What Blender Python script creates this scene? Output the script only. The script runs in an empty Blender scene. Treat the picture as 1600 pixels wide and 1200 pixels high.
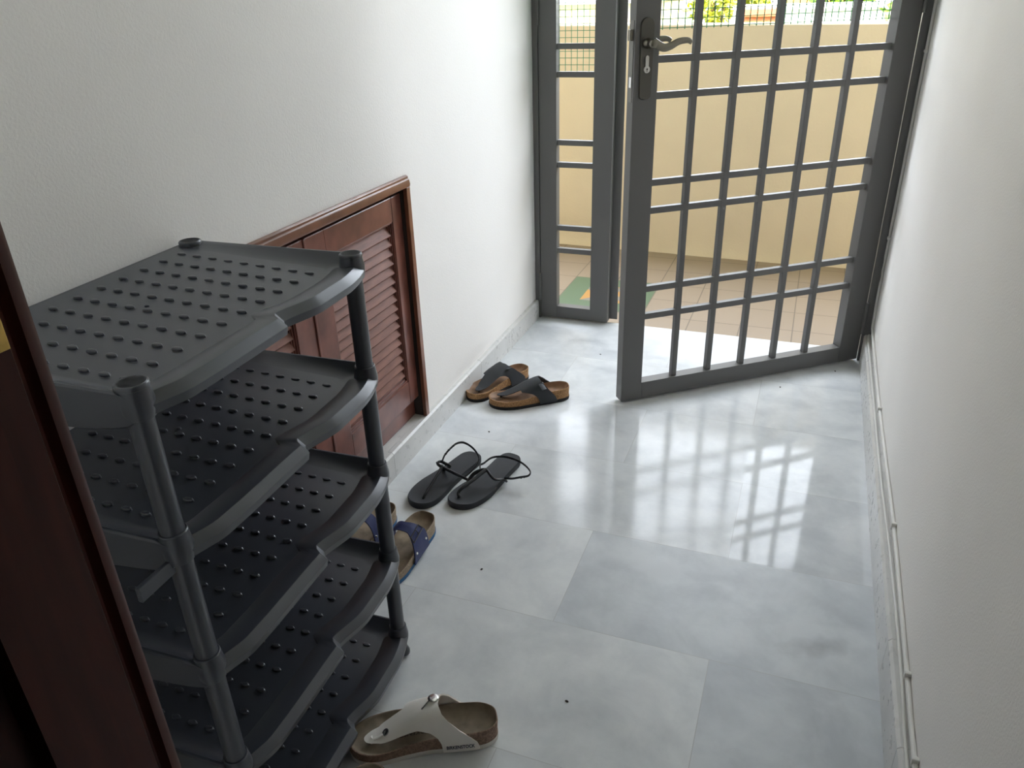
import bpy, bmesh, math, random
import numpy as np
from mathutils import Vector, Matrix
random.seed(4)
C = bpy.context.scene.collection
SC = bpy.context.scene
PI = math.pi

# ------------------------------------------------------------------ camera, light, exposure
CAM_H = 1.12
R = ((0.93599743, 0.13451647, -0.32529084), (0.35088128, -0.43038052, 0.83165795), (-0.02812715, -0.89256817, -0.45003437))
cam = bpy.data.objects.new('camera', bpy.data.cameras.new('camera'))
C.objects.link(cam)
cam.data.sensor_width = 36.0; cam.data.lens = 27.0; cam.data.clip_start = 0.02; cam.data.clip_end = 300
m = Matrix(((R[0][0], -R[0][1], -R[0][2], 0), (R[1][0], -R[1][1], -R[1][2], 0), (R[2][0], -R[2][1], -R[2][2], CAM_H), (0, 0, 0, 1)))
cam.matrix_world = m
SC.camera = cam

world = bpy.data.worlds.new('sky'); SC.world = world; world.use_nodes = True
wn = world.node_tree.nodes; wl = world.node_tree.links
sky = wn.new('ShaderNodeTexSky'); sky.sky_type = 'NISHITA'; sky.sun_disc = False
sky.sun_elevation = math.radians(58); sky.sun_rotation = math.radians(160); sky.dust_density = 2.5; sky.air_density = 1.0
bg = wn['Background']; bg.inputs[1].default_value = 1.0
# hazy bright day: the blue sky is veiled by thin white cloud
haze = wn.new('ShaderNodeMixRGB'); haze.inputs['Fac'].default_value = 0.72; haze.inputs['Color2'].default_value = (8.35, 8.75, 9.15, 1)
wl.new(sky.outputs[0], haze.inputs['Color1']); wl.new(haze.outputs[0], bg.inputs[0])

sun = bpy.data.objects.new('sun', bpy.data.lights.new('sun', 'SUN')); C.objects.link(sun)
sun.data.energy = 12.0; sun.data.angle = 0.012; sun.data.color = (1.0, 0.95, 0.86)
sun.rotation_euler = (math.radians(32), 0, math.radians(-18))

portal = bpy.data.objects.new('balcony_portal', bpy.data.lights.new('balcony_portal', 'AREA')); C.objects.link(portal)
portal.data.shape = 'RECTANGLE'; portal.data.size = 6.0; portal.data.size_y = 2.05; portal.data.cycles.is_portal = True
portal.location = (-0.3, 3.78, 2.0); portal.rotation_euler = (math.radians(-90), 0, 0)

SC.view_settings.view_transform = 'Standard'; SC.view_settings.look = 'None'
SC.view_settings.gamma = 1.0; SC.view_settings.use_curve_mapping = False
SC.view_settings.exposure = 0.50
SC.cycles.max_bounces = 14; SC.cycles.diffuse_bounces = 9; SC.cycles.glossy_bounces = 5

# ------------------------------------------------------------------ materials
def mat(name, col, rough=0.5, spec=0.5, metal=0.0, noise=0.0, nscale=20.0, bump=0.0, bscale=200.0, coat=0.0, detail=3.0, stretch=None):
    M = bpy.data.materials.new(name); M.use_nodes = True
    nt = M.node_tree; b = nt.nodes['Principled BSDF']; L = nt.links
    b.inputs['Base Color'].default_value = (*col, 1); b.inputs['Roughness'].default_value = rough
    b.inputs['Specular IOR Level'].default_value = spec; b.inputs['Metallic'].default_value = metal
    if coat: b.inputs['Coat Weight'].default_value = coat; b.inputs['Coat Roughness'].default_value = 0.08
    tc = nt.nodes.new('ShaderNodeTexCoord'); vec = tc.outputs['Object']
    if stretch:
        mp = nt.nodes.new('ShaderNodeMapping'); mp.inputs['Scale'].default_value = stretch
        L.new(vec, mp.inputs['Vector']); vec = mp.outputs['Vector']
    if noise:
        n = nt.nodes.new('ShaderNodeTexNoise'); n.inputs['Scale'].default_value = nscale; n.inputs['Detail'].default_value = detail
        L.new(vec, n.inputs['Vector'])
        r = nt.nodes.new('ShaderNodeValToRGB')
        r.color_ramp.elements[0].position = 0.3; r.color_ramp.elements[1].position = 0.7
        r.color_ramp.elements[0].color = (*[c * (1 - noise) for c in col], 1)
        r.color_ramp.elements[1].color = (*[min(1, c * (1 + noise)) for c in col], 1)
        L.new(n.outputs['Fac'], r.inputs['Fac']); L.new(r.outputs['Color'], b.inputs['Base Color'])
    if bump:
        n2 = nt.nodes.new('ShaderNodeTexNoise'); n2.inputs['Scale'].default_value = bscale; n2.inputs['Detail'].default_value = 2
        L.new(vec, n2.inputs['Vector'])
        bp = nt.nodes.new('ShaderNodeBump'); bp.inputs['Strength'].default_value = bump; bp.inputs['Distance'].default_value = 0.002
        L.new(n2.outputs['Fac'], bp.inputs['Height']); L.new(bp.outputs['Normal'], b.inputs['Normal'])
    return M

def marble(name, tiled, c_lo, c_hi, rough):
    M = bpy.data.materials.new(name); M.use_nodes = True
    nt = M.node_tree; b = nt.nodes['Principled BSDF']; L = nt.links; N = nt.nodes.new
    tc = N('ShaderNodeTexCoord'); vec = tc.outputs['Object']
    if tiled:
        mp = N('ShaderNodeMapping'); mp.inputs['Location'].default_value = (0.36 + 0.614 * 4, -0.797 + 6 * 0.308 + 4 * 0.308, 0)
        L.new(vec, mp.inputs['Vector'])
        br = N('ShaderNodeTexBrick'); br.offset = 0.5; br.offset_frequency = 2
        br.inputs['Color1'].default_value = (0, 0, 0, 1); br.inputs['Color2'].default_value = (1, 1, 1, 1); br.inputs['Mortar'].default_value = (0.5, 0.5, 0.5, 1)
        br.inputs['Scale'].default_value = 1.0; br.inputs['Mortar Size'].default_value = 0.0007; br.inputs['Mortar Smooth'].default_value = 0.3
        br.inputs['Brick Width'].default_value = 0.614; br.inputs['Row Height'].default_value = 0.308; br.inputs['Bias'].default_value = 0.0
        L.new(mp.outputs['Vector'], br.inputs['Vector'])
        sc = N('ShaderNodeVectorMath'); sc.operation = 'SCALE'; sc.inputs['Scale'].default_value = 9.0
        L.new(br.outputs['Color'], sc.inputs[0])
        ad = N('ShaderNodeVectorMath'); ad.operation = 'ADD'; L.new(vec, ad.inputs[0]); L.new(sc.outputs[0], ad.inputs[1]); vecn = ad.outputs[0]
    else:
        vecn = vec
    n1 = N('ShaderNodeTexNoise'); n1.inputs['Scale'].default_value = 7.0; n1.inputs['Detail'].default_value = 7; n1.inputs['Roughness'].default_value = 0.62; n1.inputs['Distortion'].default_value = 0.25
    L.new(vecn, n1.inputs['Vector'])
    r1 = N('ShaderNodeValToRGB'); r1.color_ramp.elements[0].position = 0.34; r1.color_ramp.elements[1].position = 0.62
    r1.color_ramp.elements[0].color = (*c_lo, 1); r1.color_ramp.elements[1].color = (*c_hi, 1)
    L.new(n1.outputs['Fac'], r1.inputs['Fac']); col = r1.outputs['Color']
    # faint cloudy streak veins
    wv = N('ShaderNodeTexWave'); wv.inputs['Scale'].default_value = 1.1; wv.inputs['Distortion'].default_value = 9; wv.inputs['Detail'].default_value = 4; wv.inputs['Detail Scale'].default_value = 1.6
    wv.bands_direction = 'Y'; L.new(vecn, wv.inputs['Vector'])
    r2 = N('ShaderNodeValToRGB'); r2.color_ramp.elements[0].position = 0.0; r2.color_ramp.elements[1].position = 0.12
    r2.color_ramp.elements[0].color = (0.80, 0.80, 0.82, 1); r2.color_ramp.elements[1].color = (1, 1, 1, 1)
    L.new(wv.outputs['Fac'], r2.inputs['Fac'])
    mx = N('ShaderNodeMixRGB'); mx.blend_type = 'MULTIPLY'; mx.inputs['Fac'].default_value = 0.28 if tiled else 0.06
    L.new(col, mx.inputs['Color1']); L.new(r2.outputs['Color'], mx.inputs['Color2']); col = mx.outputs['Color']
    if tiled:
        r3 = N('ShaderNodeValToRGB'); r3.color_ramp.elements[0].color = (0.93, 0.93, 0.94, 1); r3.color_ramp.elements[1].color = (1, 1, 0.99, 1)
        L.new(br.outputs['Color'], r3.inputs['Fac'])
        m3 = N('ShaderNodeMixRGB'); m3.blend_type = 'MULTIPLY'; m3.inputs['Fac'].default_value = 1.0
        L.new(col, m3.inputs['Color1']); L.new(r3.outputs['Color'], m3.inputs['Color2']); col = m3.outputs['Color']
        # two slabs at the near right came out of a greyer block of marble
        sp_ = N('ShaderNodeSeparateXYZ'); L.new(vec, sp_.inputs[0])
        def cmp_(op, sock, val):
            q = N('ShaderNodeMath'); q.operation = op; q.inputs[1].default_value = val; L.new(sp_.outputs[sock], q.inputs[0]); return q.outputs[0]
        def mul_(a, c):
            q = N('ShaderNodeMath'); q.operation = 'MULTIPLY'; L.new(a, q.inputs[0]); L.new(c, q.inputs[1]); return q.outputs[0]
        d1 = mul_(cmp_('LESS_THAN', 'Y', 1.105), cmp_('GREATER_THAN', 'X', -0.0535))
        d2 = mul_(mul_(cmp_('GREATER_THAN', 'Y', 1.105), cmp_('LESS_THAN', 'Y', 1.4127)), cmp_('GREATER_THAN', 'X', -0.3605))
        dk = N('ShaderNodeMath'); dk.operation = 'ADD'; L.new(d1, dk.inputs[0]); L.new(d2, dk.inputs[1])
        mg = N('ShaderNodeMixRGB'); mg.blend_type = 'MULTIPLY'; mg.inputs['Color2'].default_value = (0.895, 0.91, 0.925, 1)
        L.new(dk.outputs[0], mg.inputs['Fac']); L.new(col, mg.inputs['Color1']); col = mg.outputs['Color']
        # worn grey stains
        for (sx, sy, rx, ry, ang, k) in ((0.13, 1.20, 0.075, 0.03, 0.45, 0.72), (0.14, 1.80, 0.09, 0.05, 0.1, 0.88), (-0.12, 1.60, 0.12, 0.03, 0.2, 0.92), (-0.70, 2.47, 0.07, 0.03, 0.3, 0.86), (-0.60, 1.48, 0.05, 0.03, 0.6, 0.94)):
            mp2 = N('ShaderNodeMapping'); mp2.vector_type = 'TEXTURE'
            mp2.inputs['Location'].default_value = (sx, sy, 0); mp2.inputs['Rotation'].default_value = (0, 0, ang); mp2.inputs['Scale'].default_value = (rx, ry, 1)
            L.new(vec, mp2.inputs['Vector'])
            ln = N('ShaderNodeVectorMath'); ln.operation = 'LENGTH'; L.new(mp2.outputs[0], ln.inputs[0])
            nz = N('ShaderNodeTexNoise'); nz.inputs['Scale'].default_value = 30; L.new(vec, nz.inputs['Vector'])
            sm = N('ShaderNodeMath'); sm.operation = 'ADD'; L.new(ln.outputs['Value'], sm.inputs[0]); L.new(nz.outputs['Fac'], sm.inputs[1])
            rr = N('ShaderNodeValToRGB'); rr.color_ramp.elements[0].position = 0.6; rr.color_ramp.elements[1].position = 1.0
            dv = N('ShaderNodeMath'); dv.operation = 'MULTIPLY'; dv.inputs[1].default_value = 0.65; L.new(sm.outputs[0], dv.inputs[0])
            rr.color_ramp.elements[0].color = (k, k, k * 1.01, 1); rr.color_ramp.elements[0].position = 0.45; rr.color_ramp.elements[1].color = (1, 1, 1, 1)
            L.new(dv.outputs[0], rr.inputs['Fac'])
            m4 = N('ShaderNodeMixRGB'); m4.blend_type = 'MULTIPLY'; m4.inputs['Fac'].default_value = 1
            L.new(col, m4.inputs['Color1']); L.new(rr.outputs['Color'], m4.inputs['Color2']); col = m4.outputs['Color']
        m5 = N('ShaderNodeMixRGB'); m5.inputs['Color2'].default_value = (0.40, 0.39, 0.38, 1)
        mf = N('ShaderNodeMath'); mf.operation = 'MULTIPLY'; mf.inputs[1].default_value = 0.55
        L.new(br.outputs['Fac'], mf.inputs[0]); L.new(mf.outputs[0], m5.inputs['Fac']); L.new(col, m5.inputs['Color1']); col = m5.outputs['Color']
    L.new(col, b.inputs['Base Color'])
    # polish: speckled, some tiles duller than others
    n3 = N('ShaderNodeTexNoise'); n3.inputs['Scale'].default_value = 110 if tiled else 60; n3.inputs['Detail'].default_value = 4; L.new(vecn, n3.inputs['Vector'])
    mr = N('ShaderNodeMapRange'); mr.inputs['From Min'].default_value = 0.35; mr.inputs['From Max'].default_value = 0.7
    mr.inputs['To Min'].default_value = rough * (0.6 if tiled else 0.9); mr.inputs['To Max'].default_value = rough * (1.8 if tiled else 1.1)
    L.new(n3.outputs['Fac'], mr.inputs['Value']); ro = mr.outputs[0]
    if tiled:
        ma = N('ShaderNodeMath'); ma.operation = 'MULTIPLY_ADD'; ma.inputs[1].default_value = 0.02
        L.new(br.outputs['Color'], ma.inputs[0]); L.new(ro, ma.inputs[2]); ro = ma.outputs[0]
    if tiled:
        # the rows nearer the flat are foot-worn and duller; one slab by the right wall kept its polish
        sx = N('ShaderNodeSeparateXYZ'); L.new(vec, sx.inputs[0])
        g1 = N('ShaderNodeMath'); g1.operation = 'LESS_THAN'; g1.inputs[1].default_value = 1.4127; L.new(sx.outputs['Y'], g1.inputs[0])
        m1 = N('ShaderNodeMath'); m1.operation = 'MULTIPLY_ADD'; m1.inputs[1].default_value = 0.24; L.new(g1.outputs[0], m1.inputs[0]); L.new(ro, m1.inputs[2])
        g2 = N('ShaderNodeMath'); g2.operation = 'LESS_THAN'; g2.inputs[1].default_value = -0.0535; L.new(sx.outputs['X'], g2.inputs[0])
        m2 = N('ShaderNodeMath'); m2.operation = 'MULTIPLY_ADD'; m2.inputs[1].default_value = 0.055; L.new(g2.outputs[0], m2.inputs[0]); L.new(m1.outputs[0], m2.inputs[2])
        ro = m2.outputs[0]
        # the laid floor ramps up very slightly towards the gate threshold
        sr = N('ShaderNodeMapRange'); sr.interpolation_type = 'SMOOTHSTEP'; sr.inputs['From Min'].default_value = 1.95; sr.inputs['From Max'].default_value = 2.28
        sr.inputs['To Min'].default_value = 0.0; sr.inputs['To Max'].default_value = -0.055; L.new(sx.outputs['Y'], sr.inputs['Value'])
        cx = N('ShaderNodeCombineXYZ'); L.new(sr.outputs[0], cx.inputs['Y']); cx.inputs['Z'].default_value = 1.0
        nv_ = N('ShaderNodeVectorMath'); nv_.operation = 'NORMALIZE'; L.new(cx.outputs[0], nv_.inputs[0])
        n4 = N('ShaderNodeTexNoise'); n4.inputs['Scale'].default_value = 150; n4.inputs['Detail'].default_value = 3; L.new(vecn, n4.inputs['Vector'])
        bp = N('ShaderNodeBump'); bp.inputs['Distance'].default_value = 0.0006
        bs = N('ShaderNodeMath'); bs.operation = 'MULTIPLY_ADD'; bs.inputs[1].default_value = 0.16; bs.inputs[2].default_value = 0.03; L.new(g2.outputs[0], bs.inputs[0]); L.new(bs.outputs[0], bp.inputs['Strength'])
        L.new(n4.outputs['Fac'], bp.inputs['Height']); L.new(nv_.outputs[0], bp.inputs['Normal']); L.new(bp.outputs['Normal'], b.inputs['Normal'])
    L.new(ro, b.inputs['Roughness'])
    b.inputs['Specular IOR Level'].default_value = 0.24 if tiled else 0.4
    return M

def tilemat(name, c, mortar, size, x0, y0):
    M = bpy.data.materials.new(name); M.use_nodes = True
    nt = M.node_tree; b = nt.nodes['Principled BSDF']; L = nt.links; N = nt.nodes.new
    tc = N('ShaderNodeTexCoord'); mp = N('ShaderNodeMapping'); mp.inputs['Location'].default_value = (-x0 + 40 * size, -y0 + 40 * size, 0)
    L.new(tc.outputs['Object'], mp.inputs['Vector'])
    br = N('ShaderNodeTexBrick'); br.offset = 0.0
    c2 = tuple(k * 0.95 for k in c)
    br.inputs['Color1'].default_value = (*c, 1); br.inputs['Color2'].default_value = (*c2, 1); br.inputs['Mortar'].default_value = (*mortar, 1)
    br.inputs['Scale'].default_value = 1; br.inputs['Mortar Size'].default_value = 0.0022; br.inputs['Brick Width'].default_value = size; br.inputs['Row Height'].default_value = size
    L.new(mp.outputs[0], br.inputs['Vector']); L.new(br.outputs['Color'], b.inputs['Base Color']); b.inputs['Roughness'].default_value = 0.45
    return M

PLASTER = mat('white_plaster', (0.85, 0.83, 0.805), 0.75, 0.25, bump=0.22, bscale=260, noise=0.02, nscale=3)
MARBLE = marble('marble_floor_tiles', True, (0.585, 0.61, 0.635), (0.74, 0.76, 0.775), 0.05)
MARBLE2 = marble('marble_skirting', False, (0.565, 0.565, 0.555), (0.665, 0.66, 0.645), 0.30)
CREAM = mat('cream_wall_paint', (0.79, 0.675, 0.50), 0.8, 0.2, bump=0.4, bscale=90, noise=0.03, nscale=5)
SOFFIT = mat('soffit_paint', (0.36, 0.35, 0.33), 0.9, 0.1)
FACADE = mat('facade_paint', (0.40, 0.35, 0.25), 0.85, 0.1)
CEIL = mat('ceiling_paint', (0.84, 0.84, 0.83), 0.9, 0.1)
OUTTILE = tilemat('beige_balcony_tiles', (0.315, 0.25, 0.19), (0.16, 0.13, 0.105), 0.187, 0.02, 2.994)
GATE = mat('charcoal_gate_paint', (0.135, 0.133, 0.130), 0.45, 0.45, bump=0.05, bscale=400)
BRONZE = mat('aged_bronze', (0.20, 0.185, 0.15), 0.3, 0.5, metal=0.85)
STEEL = mat('satin_steel', (0.55, 0.54, 0.51), 0.35, 0.5, metal=0.9)
MESHG = mat('green_mesh_coating', (0.06, 0.30, 0.14), 0.5)
WOOD = mat('varnished_red_wood', (0.190, 0.070, 0.052), 0.30, 0.5, noise=0.30, nscale=14, stretch=(9, 1, 1), bump=0.08, bscale=60, coat=0.15)
WOODL = mat('louver_red_wood', (0.245, 0.110, 0.082), 0.55, 0.35, noise=0.22, nscale=16, stretch=(6, 1, 6))
WOODF = mat('casing_brown_wood', (0.185, 0.070, 0.036), 0.33, 0.5, noise=0.25, nscale=14, stretch=(6, 1, 1), coat=0.3)
WOODD = mat('door_frame_dark_wood', (0.056, 0.0115, 0.007), 0.40, 0.28, noise=0.25, nscale=10, stretch=(8, 8, 1))
BRASS = mat('worn_brass', (0.62, 0.42, 0.13), 0.35, 0.5, metal=0.9, noise=0.3, nscale=60)
SHADEIN = mat('interior_shade', (0.05, 0.04, 0.035), 0.9)  # shade inside the cupboard put into a near-black colour
PLASTIC = mat('charcoal_plastic', (0.050, 0.056, 0.070), 0.30, 0.75, bump=0.06, bscale=900)
CABLE = mat('white_cable_sheath', (0.70, 0.69, 0.66), 0.5)
CORKT = mat('tan_cork', (0.36, 0.20, 0.095), 0.8, 0.2, noise=0.45, nscale=260, bump=0.4, bscale=500)
LEATHT = mat('worn_tan_leather', (0.235, 0.135, 0.078), 0.55, 0.3, noise=0.45, nscale=26)
CORKB = mat('brown_cork', (0.27, 0.185, 0.14), 0.85, 0.2, noise=0.35, nscale=260, bump=0.4, bscale=500)
SUEDE = mat('taupe_suede', (0.235, 0.195, 0.15), 0.9, 0.1, noise=0.35, nscale=30)
CORKG = mat('greige_cork', (0.36, 0.285, 0.21), 0.8, 0.2, noise=0.25, nscale=260, bump=0.3, bscale=500)
SUEDEG = mat('greige_suede', (0.27, 0.215, 0.16), 0.9, 0.1, noise=0.35, nscale=30)
WHITESTRAP = mat('white_strap_leather', (0.85, 0.815, 0.765), 0.45, 0.4)
WHITESOLE = mat('white_foam_sole', (0.66, 0.64, 0.59), 0.7, 0.2)
BLACKSTRAP = mat('black_strap_leather', (0.030, 0.033, 0.038), 0.55, 0.4, bump=0.15, bscale=400)
BLACKSOLE = mat('black_foam_sole', (0.022, 0.022, 0.024), 0.7, 0.2)
NAVY = mat('navy_strap_leather', (0.040, 0.052, 0.150), 0.5, 0.4, bump=0.1, bscale=300)
BLUESOLE = mat('blue_foam_sole', (0.035, 0.125, 0.27), 0.6, 0.3)
RUBBER = mat('black_rubber', (0.030, 0.033, 0.039), 0.55, 0.35, bump=0.15, bscale=900)
RUBBERS = mat('glossy_black_strap', (0.022, 0.024, 0.028), 0.32, 0.5)
SILVER = mat('polished_buckle', (0.75, 0.75, 0.74), 0.2, 0.5, metal=1.0)
DARKMET = mat('dark_rivet', (0.42, 0.43, 0.44), 0.25, 0.5, metal=1.0)
INK = mat('navy_print', (0.015, 0.018, 0.05), 0.6)
STAMP = mat('insole_stamp', (0.075, 0.055, 0.042), 0.8)
INGREEN = mat('green_inlay_tile', (0.105, 0.165, 0.10), 0.45)
INORANGE = mat('orange_inlay_tile', (0.48, 0.25, 0.07), 0.45)
INGREY = mat('grey_inlay_tile', (0.24, 0.225, 0.20), 0.45)
LEAF = mat('sunny_leaves', (0.20, 0.34, 0.03), 0.5, noise=0.5, nscale=9)
LEAFY = mat('yellow_leaves', (0.42, 0.46, 0.04), 0.5, noise=0.3, nscale=9)
STEM = mat('plant_stem', (0.16, 0.11, 0.05), 0.8)
TERRA = mat('terracotta', (0.52, 0.19, 0.09), 0.8)
WHITEP = mat('white_masonry_paint', (0.80, 0.79, 0.76), 0.8)
BEIGEP = mat('beige_facade_paint', (0.62, 0.52, 0.33), 0.8)
GROUND = mat('mown_grass', (0.10, 0.15, 0.04), 0.9, noise=0.1, nscale=2)
SPECK = mat('dark_debris', (0.03, 0.025, 0.02), 0.9)

# ------------------------------------------------------------------ mesh helpers
def link(name, verts, faces, material, parent=None, smooth=None, mats=None, fm=None, bevel=0.0, kind=None):
    me = bpy.data.meshes.new(name); me.from_pydata([tuple(v) for v in verts], [], faces)
    bm = bmesh.new(); bm.from_mesh(me); bmesh.ops.recalc_face_normals(bm, faces=bm.faces[:]); bm.to_mesh(me); bm.free()
    for mm in (mats or [material]): me.materials.append(mm)
    if fm:
        for p, i in zip(me.polygons, fm): p.material_index = i
    if smooth is not None:
        me.polygons.foreach_set('use_smooth', [True] * len(me.polygons)); me.set_sharp_from_angle(angle=math.radians(smooth))
    o = bpy.data.objects.new(name, me); C.objects.link(o)
    if parent is not None: o.parent = parent
    if bevel:
        md = o.modifiers.new('bevel', 'BEVEL'); md.width = bevel; md.segments = 2; md.limit_method = 'ANGLE'; md.angle_limit = math.radians(40)
    if kind: o['kind'] = kind
    return o

class G:
    def __init__(s): s.v = []; s.f = []; s.m = []
    def add(s, vs, fs, mi=0):
        k = len(s.v); s.v += [tuple(v) for v in vs]; s.f += [[i + k for i in f] for f in fs]; s.m += [mi] * len(fs); return s
    def box(s, x0, x1, y0, y1, z0, z1, mi=0):
        vs = [(x, y, z) for z in (z0, z1) for y in (y0, y1) for x in (x0, x1)]
        return s.add(vs, [(0, 2, 3, 1), (4, 5, 7, 6), (0, 1, 5, 4), (2, 6, 7, 3), (0, 4, 6, 2), (1, 3, 7, 5)], mi)
    def prism(s, poly, z0, z1, mi=0):
        n = len(poly); vs = [(x, y, z0) for x, y in poly] + [(x, y, z1) for x, y in poly]
        return s.add(vs, [list(range(n))[::-1], list(range(n, 2 * n))] + [(i, (i + 1) % n, n + (i + 1) % n, n + i) for i in range(n)], mi)
    def rings(s, rs, cap0=True, cap1=True, mi=0, mis=None):
        n = len(rs[0]); k = len(s.v)
        for r in rs: s.v += [tuple(p) for p in r]
        for a in range(len(rs) - 1):
            for i in range(n):
                j = (i + 1) % n
                s.f.append([k + a * n + i, k + a * n + j, k + (a + 1) * n + j, k + (a + 1) * n + i]); s.m.append(mis[a] if mis else mi)
        if cap0: s.f.append([k + i for i in range(n)][::-1]); s.m.append(mis[0] if mis else mi)
        if cap1: s.f.append([k + (len(rs) - 1) * n + i for i in range(n)]); s.m.append(mis[-1] if mis else mi)
        return s
    def lathe(s, prof, c=(0, 0, 0), axis='z', n=20, mi=0):
        rs = []
        for r, h in prof:
            ring = []
            for i in range(n):
                a = 2 * PI * i / n; p = (r * math.cos(a), r * math.sin(a), h)
                if axis == 'x': p = (p[2], p[0], p[1])
                elif axis == 'y': p = (p[1], p[2], p[0])
                ring.append((p[0] + c[0], p[1] + c[1], p[2] + c[2]))
            rs.append(ring)
        return s.rings(rs, mi=mi)
    def sweep(s, path, rx, ry=None, n=10, sub=6, up=(0, 0, 1), mi=0, taper=None, closed=False):
        P = spline(path, sub, closed); ry = ry or rx; rs = []
        T = len(P)
        for i in range(T):
            a = P[(i - 1) % T] if closed else P[max(0, i - 1)]; b = P[(i + 1) % T] if closed else P[min(T - 1, i + 1)]
            t = (b - a).normalized()
            u = Vector(up) - t * t.dot(Vector(up))
            if u.length < 1e-3: u = Vector((1, 0, 0)) - t * t.x
            u.normalize(); w = t.cross(u); k = taper(i / (T - 1)) if taper else 1.0
            rs.append([P[i] + w * rx * k * math.cos(2 * PI * j / n) + u * ry * k * math.sin(2 * PI * j / n) for j in range(n)])
        if closed: rs.append(rs[0]); return s.rings(rs, False, False, mi)
        return s.rings(rs, mi=mi)
    def obj(s, name, material, parent=None, **k):
        if k.get('mats'): k['fm'] = s.m
        return link(name, s.v, s.f, material, parent, **k)

def spline(pts, sub=6, closed=False):
    P = [Vector(p) for p in pts]; out = []; n = len(P)
    for i in range(n if closed else n - 1):
        if closed: p0, p1, p2, p3 = P[(i - 1) % n], P[i], P[(i + 1) % n], P[(i + 2) % n]
        else: p0, p1, p2, p3 = P[max(0, i - 1)], P[i], P[i + 1], P[min(n - 1, i + 2)]
        for k in range(sub):
            t = k / sub
            out.append(0.5 * ((2 * p1) + (p2 - p0) * t + (2 * p0 - 5 * p1 + 4 * p2 - p3) * t * t + (3 * p1 - p0 - 3 * p2 + p3) * t ** 3))
    if not closed: out.append(P[-1])
    return out

def interp(x, xs, ys): return float(np.interp(x, xs, ys))
def sstep(a, b, x):
    t = min(1, max(0, (x - a) / (b - a))); return t * t * (3 - 2 * t)

def tag(o, label, cat, group=None):
    o['label'] = label; o['category'] = cat
    if group: o['group'] = group
    return o
def thing(name, label, cat, loc=(0, 0, 0), rz=0.0, group=None):
    o = bpy.data.objects.new(name, None); C.objects.link(o); o.empty_display_size = 0.05
    o.location = loc; o.rotation_euler = (0, 0, rz)
    return tag(o, label, cat, group)
S = dict(kind='structure')

# ------------------------------------------------------------------ room shell
XL, XR = -0.925, 0.262
YG = 2.645
G().box(-1.06, XR + 0.14, 0.13, 2.672, -0.08, 0.0).obj('floor', MARBLE, **S)
G().box(-2.2, 1.4, -2.6, 0.129, -0.08, 0.0).obj('floor_room', mat('dim_room_floor', (0.16, 0.09, 0.05), 0.5, noise=0.2, nscale=12, stretch=(1, 8, 1)), **S)  # floor of the unseen room, coloured dark so it bounces little light
CY0, CY1, CZ0, CZ1 = 0.834, 1.6864, 0.0735, 0.738
OY0, OY1, OZ1 = CY0 + 0.003, CY1 - 0.003, CZ1 - 0.004          # opening for the cupboard
G().box(-1.06, XL, 0.15, OY0, 0, 2.8).obj('wall_left', PLASTER, **S)
G().box(-1.06, XL, OY1, 2.72, 0, 2.8).obj('wall_left', PLASTER, **S)
G().box(-1.06, XL, OY0, OY1, OZ1, 2.8).obj('wall_left', PLASTER, **S)
G().box(-1.06, XL, OY0, OY1, 0, 0.056).obj('wall_left', PLASTER, **S)
G().box(XR, XR + 0.14, 0.1305, 2.72, 0, 2.8).obj('wall_right', PLASTER, **S)
G().box(-1.06, XR + 0.14, 0.1305, 2.65, 2.8, 2.9).obj('ceiling', CEIL, **S)
DIM = mat('dim_room_dark', (0.105, 0.075, 0.055), 0.7, 0.2, noise=0.2, nscale=8, stretch=(1, 1, 0.2))  # back room's dimness put into a dark colour to cut bounced light
G().box(-2.2, XR + 0.14, -2.6, 0.1295, 2.8, 2.9).obj('ceiling_room', DIM, **S)
G().box(XR, XR + 0.14, -2.6, 0.1295, 0, 2.8).obj('wall_room', DIM, **S)
G().box(-2.2, -0.452, 0.13, 0.285, 0, 2.8).box(-0.452, XR, 0.13, 0.285, 2.13, 2.8).obj('wall_front', PLASTER, **S)
G().box(-2.3, -2.2, -2.6, 0.285, 0, 2.8).box(-2.3, XR, -2.7, -2.6, 0, 2.8).obj('wall_back', DIM, **S)
G().box(-1.06, XR + 0.14, 2.65, 2.72, 2.67, 3.0).obj('wall_gate', PLASTER, **S)

def skirt(name, y0, y1, xa, xb, h, sgn):
    # marble skirting slabs with an eased top edge and open joints
    g = G(); y = y0
    cuts = [y0] + [k for k in ([1.47, 2.06, 2.34] if sgn > 0 else [0.6, 0.93, 1.16, 1.72, 2.24]) if y0 < k < y1] + [y1]
    for a, b in zip(cuts, cuts[1:]):
        e = 0.005
        prof = [(xa, 0), (xb, 0), (xb, h - e), (xb - sgn * e, h), (xa, h)]
        n = len(prof); vs = [(x, a + 0.0006, z) for x, z in prof] + [(x, b - 0.0006, z) for x, z in prof]
        g.add(vs, [list(range(n)), list(range(n, 2 * n))[::-1]] + [(i, (i + 1) % n, n + (i + 1) % n, n + i) for i in range(n)])
    return g.obj(name, MARBLE2, **S)
skirt('baseboard_left', 0.29, 2.64, XL - 0.002, -0.910, CZ0, 1)
skirt('baseboard_right', 0.29, 2.575, XR + 0.002, 0.2405, 0.097, -1)
# recessed marble sill under the louvred doors
G().box(-1.055, XL - 0.0025, OY0 + 0.001, 1.432, 0.0565, CZ0).box(-1.055, XL - 0.0025, 1.434, OY1 - 0.001, 0.0565, CZ0).obj('trim_1', MARBLE2, **S)

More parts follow.
